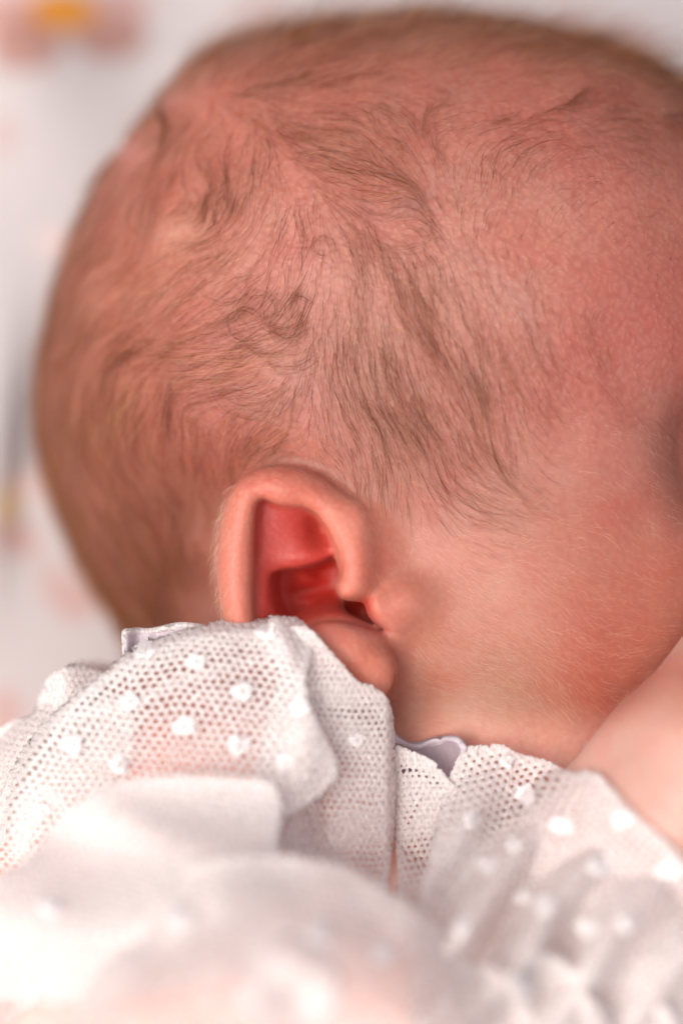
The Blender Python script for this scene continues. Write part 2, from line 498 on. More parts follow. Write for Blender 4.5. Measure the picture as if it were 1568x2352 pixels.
def surface_nets(vals, gx, gy, gz):
    neg = vals < 0
    c = np.zeros((nx - 1, ny - 1, nz - 1), np.int8)
    for a in (0, 1):
        for b in (0, 1):
            for d in (0, 1):
                c += neg[a:nx - 1 + a, b:ny - 1 + b, d:nz - 1 + d]
    cells = np.argwhere((c > 0) & (c < 8))
    idm = np.full(c.shape, -1, np.int32)
    idm[cells[:, 0], cells[:, 1], cells[:, 2]] = np.arange(len(cells))
    acc = np.zeros((len(cells), 3)); cnt = np.zeros(len(cells))
    corners = [(a, b, d) for a in (0, 1) for b in (0, 1) for d in (0, 1)]
    for p in corners:
        for ax in range(3):
            if p[ax]:
                continue
            q = list(p); q[ax] = 1
            A = cells + np.array(p); Bc = cells + np.array(q)
            va = vals[A[:, 0], A[:, 1], A[:, 2]]; vb = vals[Bc[:, 0], Bc[:, 1], Bc[:, 2]]
            m = (va < 0) != (vb < 0)
            t = np.where(m, va / np.where(m, va - vb, 1), 0)
            pa = np.stack([gx[A[:, 0]], gy[A[:, 1]], gz[A[:, 2]]], -1)
            pb = np.stack([gx[Bc[:, 0]], gy[Bc[:, 1]], gz[Bc[:, 2]]], -1)
            acc += np.where(m[:, None], pa + (pb - pa) * t[:, None], 0)
            cnt += m
    V = acc / cnt[:, None]
    F = []
    def quads(mask, get):
        for sgn in (True, False):
            e = np.argwhere(mask[sgn])
            if not len(e):
                continue
            q = get(e)
            ok = (q >= 0).all(1)
            q = q[ok]
            F.append(q if sgn else q[:, ::-1])
    # x edges
    a, b = neg[:-1, 1:-1, 1:-1], neg[1:, 1:-1, 1:-1]
    quads({True: a & ~b, False: ~a & b}, lambda e: np.stack([idm[e[:, 0], e[:, 1], e[:, 2]], idm[e[:, 0], e[:, 1] + 1, e[:, 2]], idm[e[:, 0], e[:, 1] + 1, e[:, 2] + 1], idm[e[:, 0], e[:, 1], e[:, 2] + 1]], -1))
    a, b = neg[1:-1, :-1, 1:-1], neg[1:-1, 1:, 1:-1]
    quads({True: a & ~b, False: ~a & b}, lambda e: np.stack([idm[e[:, 0], e[:, 1], e[:, 2]], idm[e[:, 0], e[:, 1], e[:, 2] + 1], idm[e[:, 0] + 1, e[:, 1], e[:, 2] + 1], idm[e[:, 0] + 1, e[:, 1], e[:, 2]]], -1))
    a, b = neg[1:-1, 1:-1, :-1], neg[1:-1, 1:-1, 1:]
    quads({True: a & ~b, False: ~a & b}, lambda e: np.stack([idm[e[:, 0], e[:, 1], e[:, 2]], idm[e[:, 0] + 1, e[:, 1], e[:, 2]], idm[e[:, 0] + 1, e[:, 1] + 1, e[:, 2]], idm[e[:, 0], e[:, 1] + 1, e[:, 2]]], -1))
    return V, np.concatenate(F)

BV, BF = surface_nets(vals, gx, gy, gz)
del vals
# relax once, then settle onto the exact surface
def relax(V, F, it=2):
    for _ in range(it):
        acc = np.zeros_like(V); cnt = np.zeros(len(V))
        for a, b in ((0, 1), (1, 2), (2, 3), (3, 0)):
            for i in range(3):
                acc[:, i] += np.bincount(F[:, a], V[F[:, b], i], len(V)) + np.bincount(F[:, b], V[F[:, a], i], len(V))
            cnt += np.bincount(F[:, a], minlength=len(V)) + np.bincount(F[:, b], minlength=len(V))
        V = 0.5 * V + 0.5 * acc / np.maximum(cnt, 1)[:, None]
    return V
BV = relax(BV, BF, 3)
# skin colours: flushes and pale places, plus painted glow in ear and under net
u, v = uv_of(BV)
base = np.tile(np.array([0.70, 0.305, 0.235]), (len(BV), 1))
def zone(u0, v0, ru, rv, col, wgt=1.0, ang=0.0):
    du, dv_ = u - u0, v - v0
    ca, sa = math.cos(ang), math.sin(ang)
    e = ((du * ca + dv_ * sa) / ru) ** 2 + ((-du * sa + dv_ * ca) / rv) ** 2
    k = (wgt * np.exp(-e))[:, None]
    base[:] = base * (1 - k) + np.array(col) * k
zone(1150, 500, 300, 220, (0.80, 0.40, 0.32), 0.8)
zone(680, 560, 90, 160, (0.84, 0.42, 0.34), 0.7)
zone(950, 800, 330, 300, (0.78, 0.38, 0.30), 0.5)
zone(1500, 780, 240, 200, (0.68, 0.24, 0.20), 0.9, -0.1)
zone(1380, 820, 120, 60, (0.68, 0.22, 0.18), 0.5)
zone(1150, 1330, 260, 160, (0.73, 0.335, 0.24), 0.8)
zone(1150, 1440, 130, 60, (0.76, 0.27, 0.20), 0.5)
zone(980, 1250, 90, 80, (0.80, 0.40, 0.32), 0.6)
zone(1080, 1610, 300, 170, (0.62, 0.32, 0.205), 0.85)
zone(1400, 1500, 130, 200, (0.74, 0.24, 0.17), 0.7)
zone(1450, 1000, 200, 160, (0.75, 0.36, 0.30), 0.6)
for (a_, b_, c_, d_, e_, f_) in [(1080, 590, 70, 14, .5, .55), (1170, 670, 70, 13, .8, .5), (1230, 760, 60, 12, 1.0, .4), (950, 470, 40, 26, .2, .7), (1010, 420, 60, 12, -.6, .4), (860, 500, 50, 16, .9, .4), (700, 900, 40, 60, 0, .3), (1120, 760, 12, 70, .3, .3)]:
    zone(a_, b_, c_, d_, (0.64, 0.33, 0.30), f_, e_)
for k in range(46):
    zone(rng.uniform(200, 1560), rng.uniform(120, 1750), rng.uniform(22, 85), rng.uniform(18, 55), (0.78, 0.37, 0.30) if k % 2 else (0.70, 0.235, 0.185), rng.uniform(.2, .5), rng.uniform(-1, 1))
zone(420, 530, 70, 50, (0.85, 0.47, 0.36), 0.9)
zone(330, 640, 200, 70, (0.78, 0.33, 0.22), 0.5)
zone(500, 740, 160, 120, (0.70, 0.27, 0.20), 0.6)
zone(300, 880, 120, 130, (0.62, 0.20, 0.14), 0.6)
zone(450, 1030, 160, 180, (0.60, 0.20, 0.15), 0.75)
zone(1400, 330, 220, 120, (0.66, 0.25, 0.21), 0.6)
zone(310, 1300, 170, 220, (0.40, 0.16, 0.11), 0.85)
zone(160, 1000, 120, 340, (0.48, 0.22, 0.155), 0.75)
zone(1000, 60, 700, 90, (0.60, 0.30, 0.21), 0.6)
zone(250, 450, 120, 300, (0.62, 0.28, 0.22), 0.5)
zone(900, 900, 140, 180, (0.64, 0.30, 0.23), 0.6)
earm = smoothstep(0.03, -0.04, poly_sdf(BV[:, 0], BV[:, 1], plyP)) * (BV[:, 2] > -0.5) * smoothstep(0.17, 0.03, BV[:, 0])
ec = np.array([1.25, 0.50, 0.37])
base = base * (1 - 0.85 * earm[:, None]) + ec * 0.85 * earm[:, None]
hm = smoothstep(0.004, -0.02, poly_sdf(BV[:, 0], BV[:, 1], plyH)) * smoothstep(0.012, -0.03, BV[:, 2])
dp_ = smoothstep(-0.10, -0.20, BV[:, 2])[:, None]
base = base * (1 - 0.9 * hm[:, None]) + (np.array([0.92, 0.085, 0.065]) * (1 - dp_) + np.array([1.25, 0.072, 0.052]) * dp_) * 0.90 * hm[:, None]  # light bleeding through the ear, painted as red that strengthens with depth
zone(790, 1500, 110, 70, (1.15, 0.45, 0.32), 0.7)
zone(845, 1440, 70, 25, (1.1, 0.50, 0.45), 0.7)
zone(905, 1385, 45, 45, (0.95, 0.38, 0.28), 0.5)
am = smoothstep(0.03, -0.005, np.minimum(cap(BV, px(1290, 2180, 0.04), px(1700, 1790, 0.14), 0.30, 0.285), cap(BV, px(1705, 1770, 0.13), px(1890, 1350, 0.0), 0.27, 0.22)))
base = base * (1 - am[:, None]) + np.array([0.84, 0.46, 0.36]) * am[:, None]
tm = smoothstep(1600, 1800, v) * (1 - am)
base = base * (1 - tm[:, None]) + np.array([1.78, 1.16, 1.02]) * tm[:, None]  # torso colour lightened to stand in for light coming through the net
am2 = am[:, None]
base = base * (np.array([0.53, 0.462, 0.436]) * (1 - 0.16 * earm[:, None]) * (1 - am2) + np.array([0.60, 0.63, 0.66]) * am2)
pore = 0.42 + 0.50 * smoothstep(1180, 880, v + 0.15 * (u - 1100))      # the scalp is grainier than the cheek
pore = pore * (1 + 0.25 * earm) * (1 - 0.5 * am)
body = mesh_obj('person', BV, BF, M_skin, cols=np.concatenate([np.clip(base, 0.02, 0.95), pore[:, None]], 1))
body['label'] = 'sleeping baby with fine brown hair in a white lace dress, turned to show one ear'
body['category'] = 'person'

# ------------------------------------------------------------------ hair
FL = [  # u, v, du, dv, length, density, curl
    (560, 130, 1, -.35, 110, 1.0), (700, 80, 1, -.15, 110, 1.2), (900, 60, 1, -.02, 120, 1.2), (1080, 60, 1, .1, 120, 1.3), (1250, 100, 1, .2, 120, 1.3), (1400, 130, 1, .35, 110, 1.3), (1530, 200, 1, .6, 110, 1.3),
    (430, 200, .6, -.7, 90, 1.0), (330, 300, .4, -.3, 90, .8), (260, 400, -.2, 1, 90, .8), (220, 500, -.25, 1, 110, .9), (170, 620, -.2, 1, 120, .9), (140, 750, -.12, 1, 130, 1.0), (120, 900, 0, 1, 140, 1.1), (135, 1050, .2, 1, 150, 1.3), (190, 1200, .38, 1, 150, 1.5), (260, 1350, .45, 1, 150, 1.6), (330, 1430, .3, 1, 140, 1.6),
    (650, 180, 1, .05, 110, .9), (800, 180, 1, .12, 110, .8), (950, 160, 1, .05, 110, .6), (1100, 170, 1, 0, 100, .5), (1250, 200, 1, .1, 90, .6),
    (560, 240, 1, .25, 110, 1.1), (640, 300, .8, .75, 130, 1.3), (720, 370, .7, .7, 130, 1.4), (820, 440, .85, .55, 130, 1.4), (900, 480, 1, .1, 90, 1.0), (760, 250, .9, .35, 110, .9), (870, 300, .6, .7, 110, .8), (960, 350, .4, .8, 80, .7),
    (420, 270, -.1, 1, 110, 1.1), (400, 340, .25, 1, 110, 1.3), (450, 420, .7, .7, 90, 1.5), (500, 340, .2, 1, 110, 1.0), (560, 360, .1, 1, 110, 1.0), (500, 455, .1, .6, 50, 1.8), (480, 480, -.1, 1, 50, 1.5),
    (600, 380, -.05, 1, 120, 1.0), (590, 460, -.4, 1, 120, 1.2), (540, 530, -.8, .8, 120, 1.2), (460, 585, -1, .3, 120, .8), (350, 600, -1, .1, 120, .9), (220, 610, -1, 0, 110, .7), (420, 520, -1, .1, 60, .25), (310, 470, 0, 1, 110, .9), (320, 540, .2, 1, 80, .7),
    (640, 520, -.25, 1, 110, .6), (580, 620, -.75, .8, 120, .6), (480, 670, -1, .45, 130, .7), (380, 720, -1, .4, 130, .7), (650, 620, .1, 1, 120, .6), (700, 520, .5, .9, 120, .7), (760, 520, .8, .7, 120, .9), (700, 620, .2, 1, 120, .8), (780, 620, .4, .8, 110, .9),
    (840, 540, .2, 1, 130, 1.1), (690, 660, -.15, 1, 90, 1.4), (670, 720, -.3, 1, 60, 1.2),
    (620, 770, -1, .25, 130, 1.0), (520, 800, -1, .15, 140, 1.3), (420, 820, -1, .05, 140, 1.4), (320, 820, -1, .1, 130, 1.3), (230, 780, -.7, .5, 120, 1.0), (640, 840, -.75, .7, 120, .7), (560, 890, -1, .3, 130, .8), (460, 910, -1, -.1, 120, .9), (350, 900, -.5, .8, 110, 1.4), (290, 900, -.3, 1, 120, 1.6), (260, 1000, 0, 1, 130, 1.4),
    (690, 850, -.1, 1, 110, .7), (660, 930, -.35, 1, 100, .9), (620, 1000, -.5, .9, 90, 1.3), (560, 1000, -.35, 1, 110, 1.0), (480, 1000, -.45, 1, 110, .9), (400, 1000, -.4, 1, 120, .9), (350, 1100, .1, 1, 130, 1.3), (440, 1100, -.2, 1, 120, 1.0), (520, 1060, -.3, 1, 110, 1.1), (300, 1200, .3, 1, 140, 1.5), (400, 1250, .12, 1, 140, 1.6), (380, 1400, .1, 1, 130, 1.7), (460, 1200, 0, 1, 110, .8), (470, 1350, .1, 1, 80, .25),
    (690, 1040, -.5, .5, 90, .9), (740, 1060, .6, .5, 80, .5), (760, 980, .3, 1, 100, .7),
    (740, 760, .15, 1, 130, 1.0), (760, 880, .3, 1, 140, 1.2), (800, 990, .42, 1, 130, 1.2), (850, 1060, .3, 1, 120, 1.2), (880, 1120, .1, 1, 90, .9), (900, 1170, .2, 1, 60, .5),
    (830, 700, .05, 1, 140, 1.2), (870, 850, .2, 1, 150, 1.5), (920, 960, .4, 1, 150, 1.4), (990, 1060, .6, 1, 140, 1.1), (1070, 1130, .9, .8, 120, .7), (1130, 1190, 1, .4, 80, .35),
    (920, 620, .2, 1, 140, 1.1), (980, 760, .3, 1, 150, 1.2), (1040, 880, .4, 1, 150, 1.1), (1110, 970, .35, 1, 130, .9), (1160, 1010, .3, 1, 90, .5),
    (1000, 600, .4, 1, 140, .8), (1070, 720, .42, 1, 140, .9), (1140, 850, .25, 1, 120, .8), (1130, 620, .35, 1, 120, .5), (1200, 760, .4, 1, 120, .6), (1250, 870, .5, 1, 90, .55), (1290, 900, .5, 1, 60, .2),
    (1000, 460, .3, .9, 70, .5), (1100, 450, -.3, .9, 60, .35), (1200, 520, -.4, .8, 50, .2), (1050, 280, -.5, .5, 80, .5), (1180, 330, -.8, .6, 90, .8), (1280, 290, -.9, .5, 100, 1.0), (1380, 260, -.8, .5, 100, .9), (1480, 280, -.9, .1, 100, .9), (1550, 330, -.8, -.2, 110, 1.0), (1300, 400, -.7, .7, 60, .4), (1450, 420, -.8, .4, 50, .25), (1550, 500, -.8, .3, 50, .2),
    (1350, 600, -.6, .6, 35, .04), (1350, 1100, .8, .3, 35, .0), (1500, 800, 0, 1, 30, .0), (1200, 1250, 1, .3, 30, .0), (1000, 1300, 1, .3, 30, .0), (1300, 1000, .6, .8, 40, .02), (950, 1230, .5, .9, 40, .05),
    (1450, 1400, 1, .3, 30, 0), (1100, 1500, 1, .3, 30, 0), (1000, 1700, 1, .3, 30, 0), (700, 1300, 0, 1, 20, 0), (600, 1500, 0, 1, 20, 0), (440, 1450, 0.1, 1, 60, .4), (1600, 700, -.6, .6, 30, 0), (1650, 450, -.6, .6, 60, .4), (1700, 1200, 1, .3, 20, 0),
]
FLA = np.array(FL, float)
FLA[:, 2:4] /= np.linalg.norm(FLA[:, 2:4], axis=1, keepdims=True)

def flow(u, v):
    du = u[:, None] - FLA[None, :, 0]; dv_ = v[:, None] - FLA[None, :, 1]
    d2 = (du * du + dv_ * dv_) / 48.0 ** 2
    w = 1 / (d2 + 0.35) ** 2.0
    w /= w.sum(1, keepdims=True)
    r = w @ FLA[:, 2:6]
    return r

# candidate roots on the skin
ctr = BV[BF].mean(1)
e1 = BV[BF[:, 2]] - BV[BF[:, 0]]; e2 = BV[BF[:, 3]] - BV[BF[:, 1]]
area = 0.5 * np.linalg.norm(np.cross(e1, e2), axis=1)
cu, cv = uv_of(ctr)
cm = (ctr[:, 2] > -1.5) & (cu > -50) & (cu < 1640) & (cv < 1520)
fi = np.nonzero(cm)[0]
fl_ = flow(cu[fi], cv[fi])
den = fl_[:, 3]
den = np.where(den < 0.12, 0, den)
# no scalp hair on the ear or on the arm
ear_d = poly_sdf(ctr[fi, 0], ctr[fi, 1], plyP)
den = np.where((ear_d < 0.015) & (ctr[fi, 2] > -0.45), 0, den)
den = den * (0.7 + 0.45 * smoothstep(-0.5, 0.5, noise3(ctr[fi], 14, 5)))
cuf, cvf = cu[fi], cv[fi]
den = den * (1 - 0.9 * np.exp(-((cuf - 412) / 62) ** 2 - ((cvf - 530) / 42) ** 2))
den = den + 2.6 * np.exp(-((cuf - 500) / 34) ** 2 - ((cvf - 462) / 30) ** 2) + 2.0 * np.exp(-((cuf - 690) / 20) ** 2 - ((cvf - 695) / 34) ** 2) + 0.9 * np.exp(-((cuf - 630) / 70) ** 2 - ((cvf - 295) / 26) ** 2) + 1.5 * np.exp(-((cuf - 300) / 26) ** 2 - ((cvf - 880) / 40) ** 2)
am_f = cap(ctr[fi], px(1705, 1770, 0.13), px(1890, 1350, 0.0), 0.27, 0.22)
den = np.where(am_f < 0.03, 0, den)

def grow(name, mat, roots, length, steps, lift0, lift1, rad0, curl, clump=0.0, seed=3, fdir=None, rad_tip=0.25, SDFH=None):
    SDFH = SDFH or globals()['SDFH']
    r = np.random.default_rng(seed)
    n = len(roots)
    P = roots.copy()
    pts = np.zeros((n, steps + 1, 3))
    ph = r.uniform(0, 6.28, n); fr = r.uniform(0.5, 1.6, n); am = r.normal(0, 1, n) * curl
    a0 = r.normal(0, 0.13, n)
    lf = r.uniform(lift0, lift1, n) * r.uniform(0.3, 1.0, n)
    u0_, v0_ = uv_of(P)
    lf = lf * (1 + 2.2 * smoothstep(240, 90, v0_ - 0.35 * np.clip(u0_ - 1250, 0, 400)) * r.random(n))
    g = grad(P, SDFH)
    P = P - g * (SDFH(P) + 0.004)[:, None]
    pts[:, 0] = P
    for k in range(1, steps + 1):
        t = k / steps
        uu, vv = uv_of(P)
        d2 = fdir(uu, vv) if fdir else flow(uu, vv)[:, :2]
        a = a0 + am * np.sin(ph + fr * 6.28 * t)
        # neighbouring strands drift into the same locks
        if clump:
            nzu = noise3(np.stack([P[:, 0], P[:, 1], P[:, 2] * 0.6], -1), 7, 11) + 0.35 * noise3(np.stack([P[:, 0], P[:, 1], P[:, 2] * 0.6], -1), 19, 12)
            a = a + clump * nzu
        c, s_ = np.cos(a), np.sin(a)
        dx = d2[:, 0] * c - d2[:, 1] * s_; dy = -(d2[:, 0] * s_ + d2[:, 1] * c)
        dr = np.stack([dx, dy, np.zeros(n)], -1)
        g = grad(P, SDFH)
        dr = dr - g * (dr * g).sum(1, keepdims=True)
        dr /= np.linalg.norm(dr, axis=1, keepdims=True) + 1e-6
        P = P + dr * (length / steps)[:, None]
        want = lf * min(1, t * 1.6) + 0.0015
        P = P - g * (SDFH(P) - want)[:, None] * 0.8
        pts[:, k] = P
    hc = bpy.data.hair_curves.new(name)
    hc.add_curves([steps + 1] * n)
    hc.position_data.foreach_set('vector', W(pts.reshape(-1, 3)).astype(np.float32).ravel())
    ra = hc.attributes.get('radius') or hc.attributes.new('radius', 'FLOAT', 'POINT')
    tt = np.linspace(0, 1, steps + 1)
    rr = (rad0 * r.uniform(0.5, 1.45, n))[:, None] * (1 - (1 - rad_tip) * tt[None] ** 2)
    ra.data.foreach_set('value', rr.astype(np.float32).ravel())
    hc.materials.append(mat)
    o = bpy.data.objects.new(name, hc)
    scn.collection.objects.link(o)
    o.parent = body
    o['kind'] = 'stuff'
    return o

SDFH = lambda P: sdf(P, False) + 0.006 * noise3(P, 6.0, 1) + 0.0022 * noise3(P, 17.0, 2)
def pick(fi, wgt, n, seed):
    r = np.random.default_rng(seed)
    pr = area[fi] * wgt; pr = pr / pr.sum()
    f = r.choice(fi, n, p=pr)
    a, b = r.random((n, 1)), r.random((n, 1))
    q = BV[BF[f]]
    return (q[:, 0] * (1 - a) + q[:, 1] * a) * (1 - b) + (q[:, 3] * (1 - a) + q[:, 2] * a) * b

M_hair = hair_material('brown_hair', [(0.07, 0.018, 0.007), (0.13, 0.038, 0.013), (0.24, 0.078, 0.026), (0.36, 0.14, 0.05)], 0.6)
M_blond = hair_material('blond_down', [(0.40, 0.17, 0.07), (0.60, 0.31, 0.15), (0.7, 0.42, 0.24)])
M_vellus = hair_material('pale_down', [(0.75, 0.48, 0.34), (0.85, 0.62, 0.48)])

roots = pick(fi, den, 32000, 21)
uu, vv = uv_of(roots)
ln = flow(uu, vv)[:, 2] / 1000 * rng.uniform(0.5, 1.5, len(roots))
hair = grow('hair', M_hair, roots, ln, 12, 0.003, 0.040, 0.0000150, 0.16, 0.42, 5)
hair['label'] = 'fine brown hair lying in soft swirls and locks on the scalp'
roots = pick(fi, den, 2600, 22)
uu, vv = uv_of(roots)
ln = flow(uu, vv)[:, 2] / 1000 * rng.uniform(0.5, 1.1, len(roots))
h2 = grow('blond_hair', M_blond, roots, ln, 9, 0.01, 0.06, 0.000014, 0.3, 0.5, 6)

# loose ringlets above the ear
def strand_set(name, paths, mat, rad0, lift=0.02):
    pts, sizes = [], []
    for C in paths:
        C = np.array(C)
        P = px(C[:, 0], C[:, 1], 0.05)
        for _ in range(6):
            P[:, 2] -= SDFH(P) * 0.9
        t = np.linspace(0, 1, len(P))
        P[:, 2] += lift * np.sin(t * math.pi) + 0.006
        pts.append(P); sizes.append(len(P))
    hc = bpy.data.hair_curves.new(name)
    hc.add_curves(sizes)
    hc.position_data.foreach_set('vector', W(np.concatenate(pts)).astype(np.float32).ravel())
    ra = hc.attributes.get('radius') or hc.attributes.new('radius', 'FLOAT', 'POINT')
    ra.data.foreach_set('value', np.full(sum(sizes), rad0, np.float32))
    hc.materials.append(mat)
    o = bpy.data.objects.new(name, hc)
    scn.collection.objects.link(o)
    o.parent = body; o['kind'] = 'stuff'
    return o
paths = []
rc = np.random.default_rng(91)
for (cu_, cv_, r_, a0_, turn, n_) in [(592, 705, 42, 2.4, 5.2, 9), (640, 715, 48, 0.3, 4.2, 12), (560, 735, 40, 2.0, 4.0, 12), (743, 563, 26, 1.5, 5.6, 9), (655, 745, 36, 0.0, 4.4, 14), (600, 765, 60, 0.6, 2.6, 14), (500, 640, 60, 0.2, 2.4, 10), (685, 700, 30, 3.0, 3.0, 12), (905, 500, 80, 0.8, 1.8, 16), (640, 790, 70, 0.4, 2.2, 16), (560, 860, 90, 0.5, 1.9, 16)]:
    for _ in range(n_):
        r1 = r_ * rc.uniform(0.75, 1.25); x0, y0 = cu_ + rc.normal(0, r_ * .16), cv_ + rc.normal(0, r_ * .16)
        a1 = a0_ + rc.normal(0, .3); tn = turn * rc.uniform(.6, 1.1)
        th = a1 + np.linspace(0, tn, 18); gr = np.linspace(1.25, 0.85, 18) * r1
        paths.append(np.stack([x0 + gr * np.cos(th), y0 + gr * np.sin(th) * 0.85], -1))
strand_set('hair_ringlets', paths, M_hair, 0.0000135)

# the down on cheek, jaw and temple
fv = np.nonzero((ctr[:, 2] > -0.7) & (cu > 880) & (cu < 1600) & (cv > 950) & (cv < 1760))[0]
wv = 0.12 + np.exp(-(((cu[fv] - 1130) / 220) ** 2 + ((cv[fv] - 1480) / 190) ** 2))
wv = np.where(cap(ctr[fv], px(1705, 1770, 0.13), px(1890, 1350, 0.0), 0.27, 0.22) < 0.02, 0, wv)
wv = np.where(cap(ctr[fv], px(1290, 2180, 0.04), px(1700, 1790, 0.14), 0.30, 0.285) < 0.02, 0, wv)
def vdir(uu, vv):
    t = smoothstep(1500, 1720, vv)
    a = 0.28 + 0.25 * np.sin(uu / 90.0) * smoothstep(1480, 1560, vv) + 0.35 * t
    return np.stack([np.cos(a), np.sin(a)], -1)
roots = pick(fv, wv, 3400, 31)
fine = grow('fine_hair', M_vellus, roots, rng.uniform(0.02, 0.06, len(roots)), 6, 0.004, 0.016, 0.0000058, 0.5, 0.6, 9, vdir)
fine['label'] = 'pale down on cheek and jaw'

fe = np.nonzero((ctr[:, 2] > -0.20) & (poly_sdf(ctr[:, 0], ctr[:, 1], plyH) > 0.0) & (cu > 490) & (cu < 980) & (cv > 1060) & (cv < 1620) & (poly_sdf(ctr[:, 0], ctr[:, 1], plyP) < 0.01))[0]
we = 0.12 + 2.5 * smoothstep(560, 505, cu[fe])
roots = pick(fe, we, 480, 41)
down = grow('ear_down', M_vellus, roots, rng.uniform(0.015, 0.06, len(roots)), 6, 0.006, 0.03, 0.0000060, 0.5, 0.3, 13,
            lambda a, b: np.stack([0.15 * np.sin(a / 40.0) + 0 * b, np.ones_like(a)], -1) / 1.02, 0.25, sdf_noisy)
down['label'] = 'pale down along the rim of the ear'
paths = []
for _ in range(34):
    x0, y0 = rc.normal(300, 20), rc.normal(860, 25)
    x1, y1 = x0 - rc.uniform(10, 130), y0 + rc.uniform(90, 230)
    t = np.linspace(0, 1, 14)
    bow = rc.normal(0, 22)
    paths.append(np.stack([x0 + (x1 - x0) * t ** 1.3 + bow * np.sin(t * 3.14), y0 + (y1 - y0) * t], -1))
for _ in range(40):
    x0, y0 = rc.normal(640, 60), rc.normal(820, 30)
    t = np.linspace(0, 1, 16)
    ln_ = rc.uniform(200, 380)
    paths.append(np.stack([x0 - ln_ * t, y0 + rc.normal(20, 10) * np.sin(t * 3.14) + rc.normal(0, 30) * t], -1))
strand_set('stray_hair', paths, M_blond, 0.000009, 0.05)

# ------------------------------------------------------------------ the dress
def net(name, fmap, s0, s1, t0, t1, pitch, inside, hole, mat, parent, thick=0.007, jit=0.06, aspect=1.0, seed=1, rot=0.0, rmax=0.40):
    """knitted net with real holes: hexagonal cells on a cloth surface fmap(s, t)"""
    r = np.random.default_rng(seed)
    px_ = pitch; py_ = pitch * 0.866 * aspect
    ext = max(s1 - s0, t1 - t0) * (0.75 if rot else 0.5)
    cs_, ct_ = (s0 + s1) / 2, (t0 + t1) / 2
    if rot:
        na = int(ext * 2 / px_); nb = int(ext * 2 / py_)
    else:
        na = int((s1 - s0) / px_) + 1; nb = int((t1 - t0) / py_) + 1
    I, J = np.meshgrid(np.arange(na), np.arange(nb), indexing='ij')
    I = I.ravel(); J = J.ravel()
    a = (I + 0.5 * (J % 2) - na / 2) * px_
    b = (J - nb / 2) * py_
    cr, sr = math.cos(rot), math.sin(rot)
    def place(a, b):
        return cs_ + a * cr - b * sr, ct_ + a * sr + b * cr
    s, t = place(a, b)
    keep = (s >= s0) & (s <= s1) & (t >= t0) & (t <= t1)
    keep[keep] &= inside(s[keep], t[keep])
    a, b, s, t = a[keep], b[keep], s[keep], t[keep]
    n = len(a)
    hf = np.clip(hole(s, t), 0.0, 1.0) * smoothstep(0.3 * pitch, 1.6 * pitch, -poly_sdf(s, t, inside.poly))
    th = np.arange(12) * math.pi / 6 + math.pi / 2
    # outer ring: hexagon corners and edge middles
    Rc = pitch / math.sqrt(3)
    ro = np.where(np.arange(12) % 2 == 0, Rc, pitch / 2)
    # lattice corners
    oa = a[:, None] + ro * np.cos(th); ob = b[:, None] + ro * np.sin(th) * aspect
    key = np.round(np.stack([oa.ravel() / pitch * 60, ob.ravel() / pitch * 60], -1)).astype(np.int64)
    k1 = key[:, 0] * 1000003 + key[:, 1]
    # merge by tolerance: corners coincide to within rounding
    uq, first, inv = np.unique(k1, return_index=True, return_inverse=True)
    O = np.stack([oa.ravel()[first], ob.ravel()[first]], -1)
    O = O + r.normal(0, pitch * jit * 0.5, O.shape)
    inv = inv.reshape(n, 12)
    rh = pitch * rmax * (0.06 + 0.94 * hf) * r.uniform(0.88, 1.08, n)
    wob = 1 + 0.14 * np.cos(3 * th[None] + r.uniform(0, 6.28, (n, 1))) + r.normal(0, 0.05, (n, 12))
    ja = r.normal(0, pitch * jit * 0.5, n); jb = r.normal(0, pitch * jit * 0.5, n)
    ia = a[:, None] + ja[:, None] + rh[:, None] * wob * np.cos(th)
    ib = b[:, None] + jb[:, None] + rh[:, None] * wob * np.sin(th) * aspect
    pl = inside.poly
    def snap(wa, wb, lim, keepin):
        ws, wt = place(wa, wb)
        dd = poly_sdf(ws, wt, pl)
        e_ = 0.5
        gs = (poly_sdf(ws + e_, wt, pl) - poly_sdf(ws - e_, wt, pl)) / (2 * e_)
        gt = (poly_sdf(ws, wt + e_, pl) - poly_sdf(ws, wt - e_, pl)) / (2 * e_)
        mv = np.where(dd > -pitch * lim, dd + keepin, 0.0)
        return ws - gs * mv, wt - gt * mv
    s1_, t1_ = snap(O[:, 0], O[:, 1], 0.42, 0.0)
    s1_ = s1_ + r.normal(0, pitch * 0.07, len(s1_)); t1_ = t1_ + r.normal(0, pitch * 0.07, len(t1_))
    s2_, t2_ = snap(ia.ravel(), ib.ravel(), 0.12, pitch * 0.12)
    sa, ta = np.concatenate([s1_, s2_]), np.concatenate([t1_, t2_])
    inn = smoothstep(0, 3 * pitch, -poly_sdf(sa, ta, pl))
    sa, ta = sa + inn * pitch * (0.55 * n2(sa, ta, 7, seed + 1) + 0.25 * n2(sa, ta, 19, seed + 2)), ta + inn * pitch * (0.55 * n2(sa, ta, 7, seed + 3) + 0.25 * n2(sa, ta, 19, seed + 4))
    V = drape(fmap(sa, ta))
    ii = len(O) + np.arange(n * 12).reshape(n, 12)
    F = np.stack([inv, np.roll(inv, -1, 1), np.roll(ii, -1, 1), ii], -1).reshape(-1, 4)
    o = mesh_obj(name, V, F, mat, parent)
    md = o.modifiers.new('thickness', 'SOLIDIFY'); md.thickness = thick * 0.45 * S; md.offset = 0
    return o

def drape(V, gap=0.018):
    """cloth rests on the body: lift what would sink into it"""
    V = V.copy()
    d = sdf(V, False)
    m = np.nonzero(d < gap)[0]
    for _ in range(6):
        if not len(m):
            break
        dd = sdf(V[m], False)
        V[m, 2] += np.maximum(gap - dd, 0) * 1.1
    return V

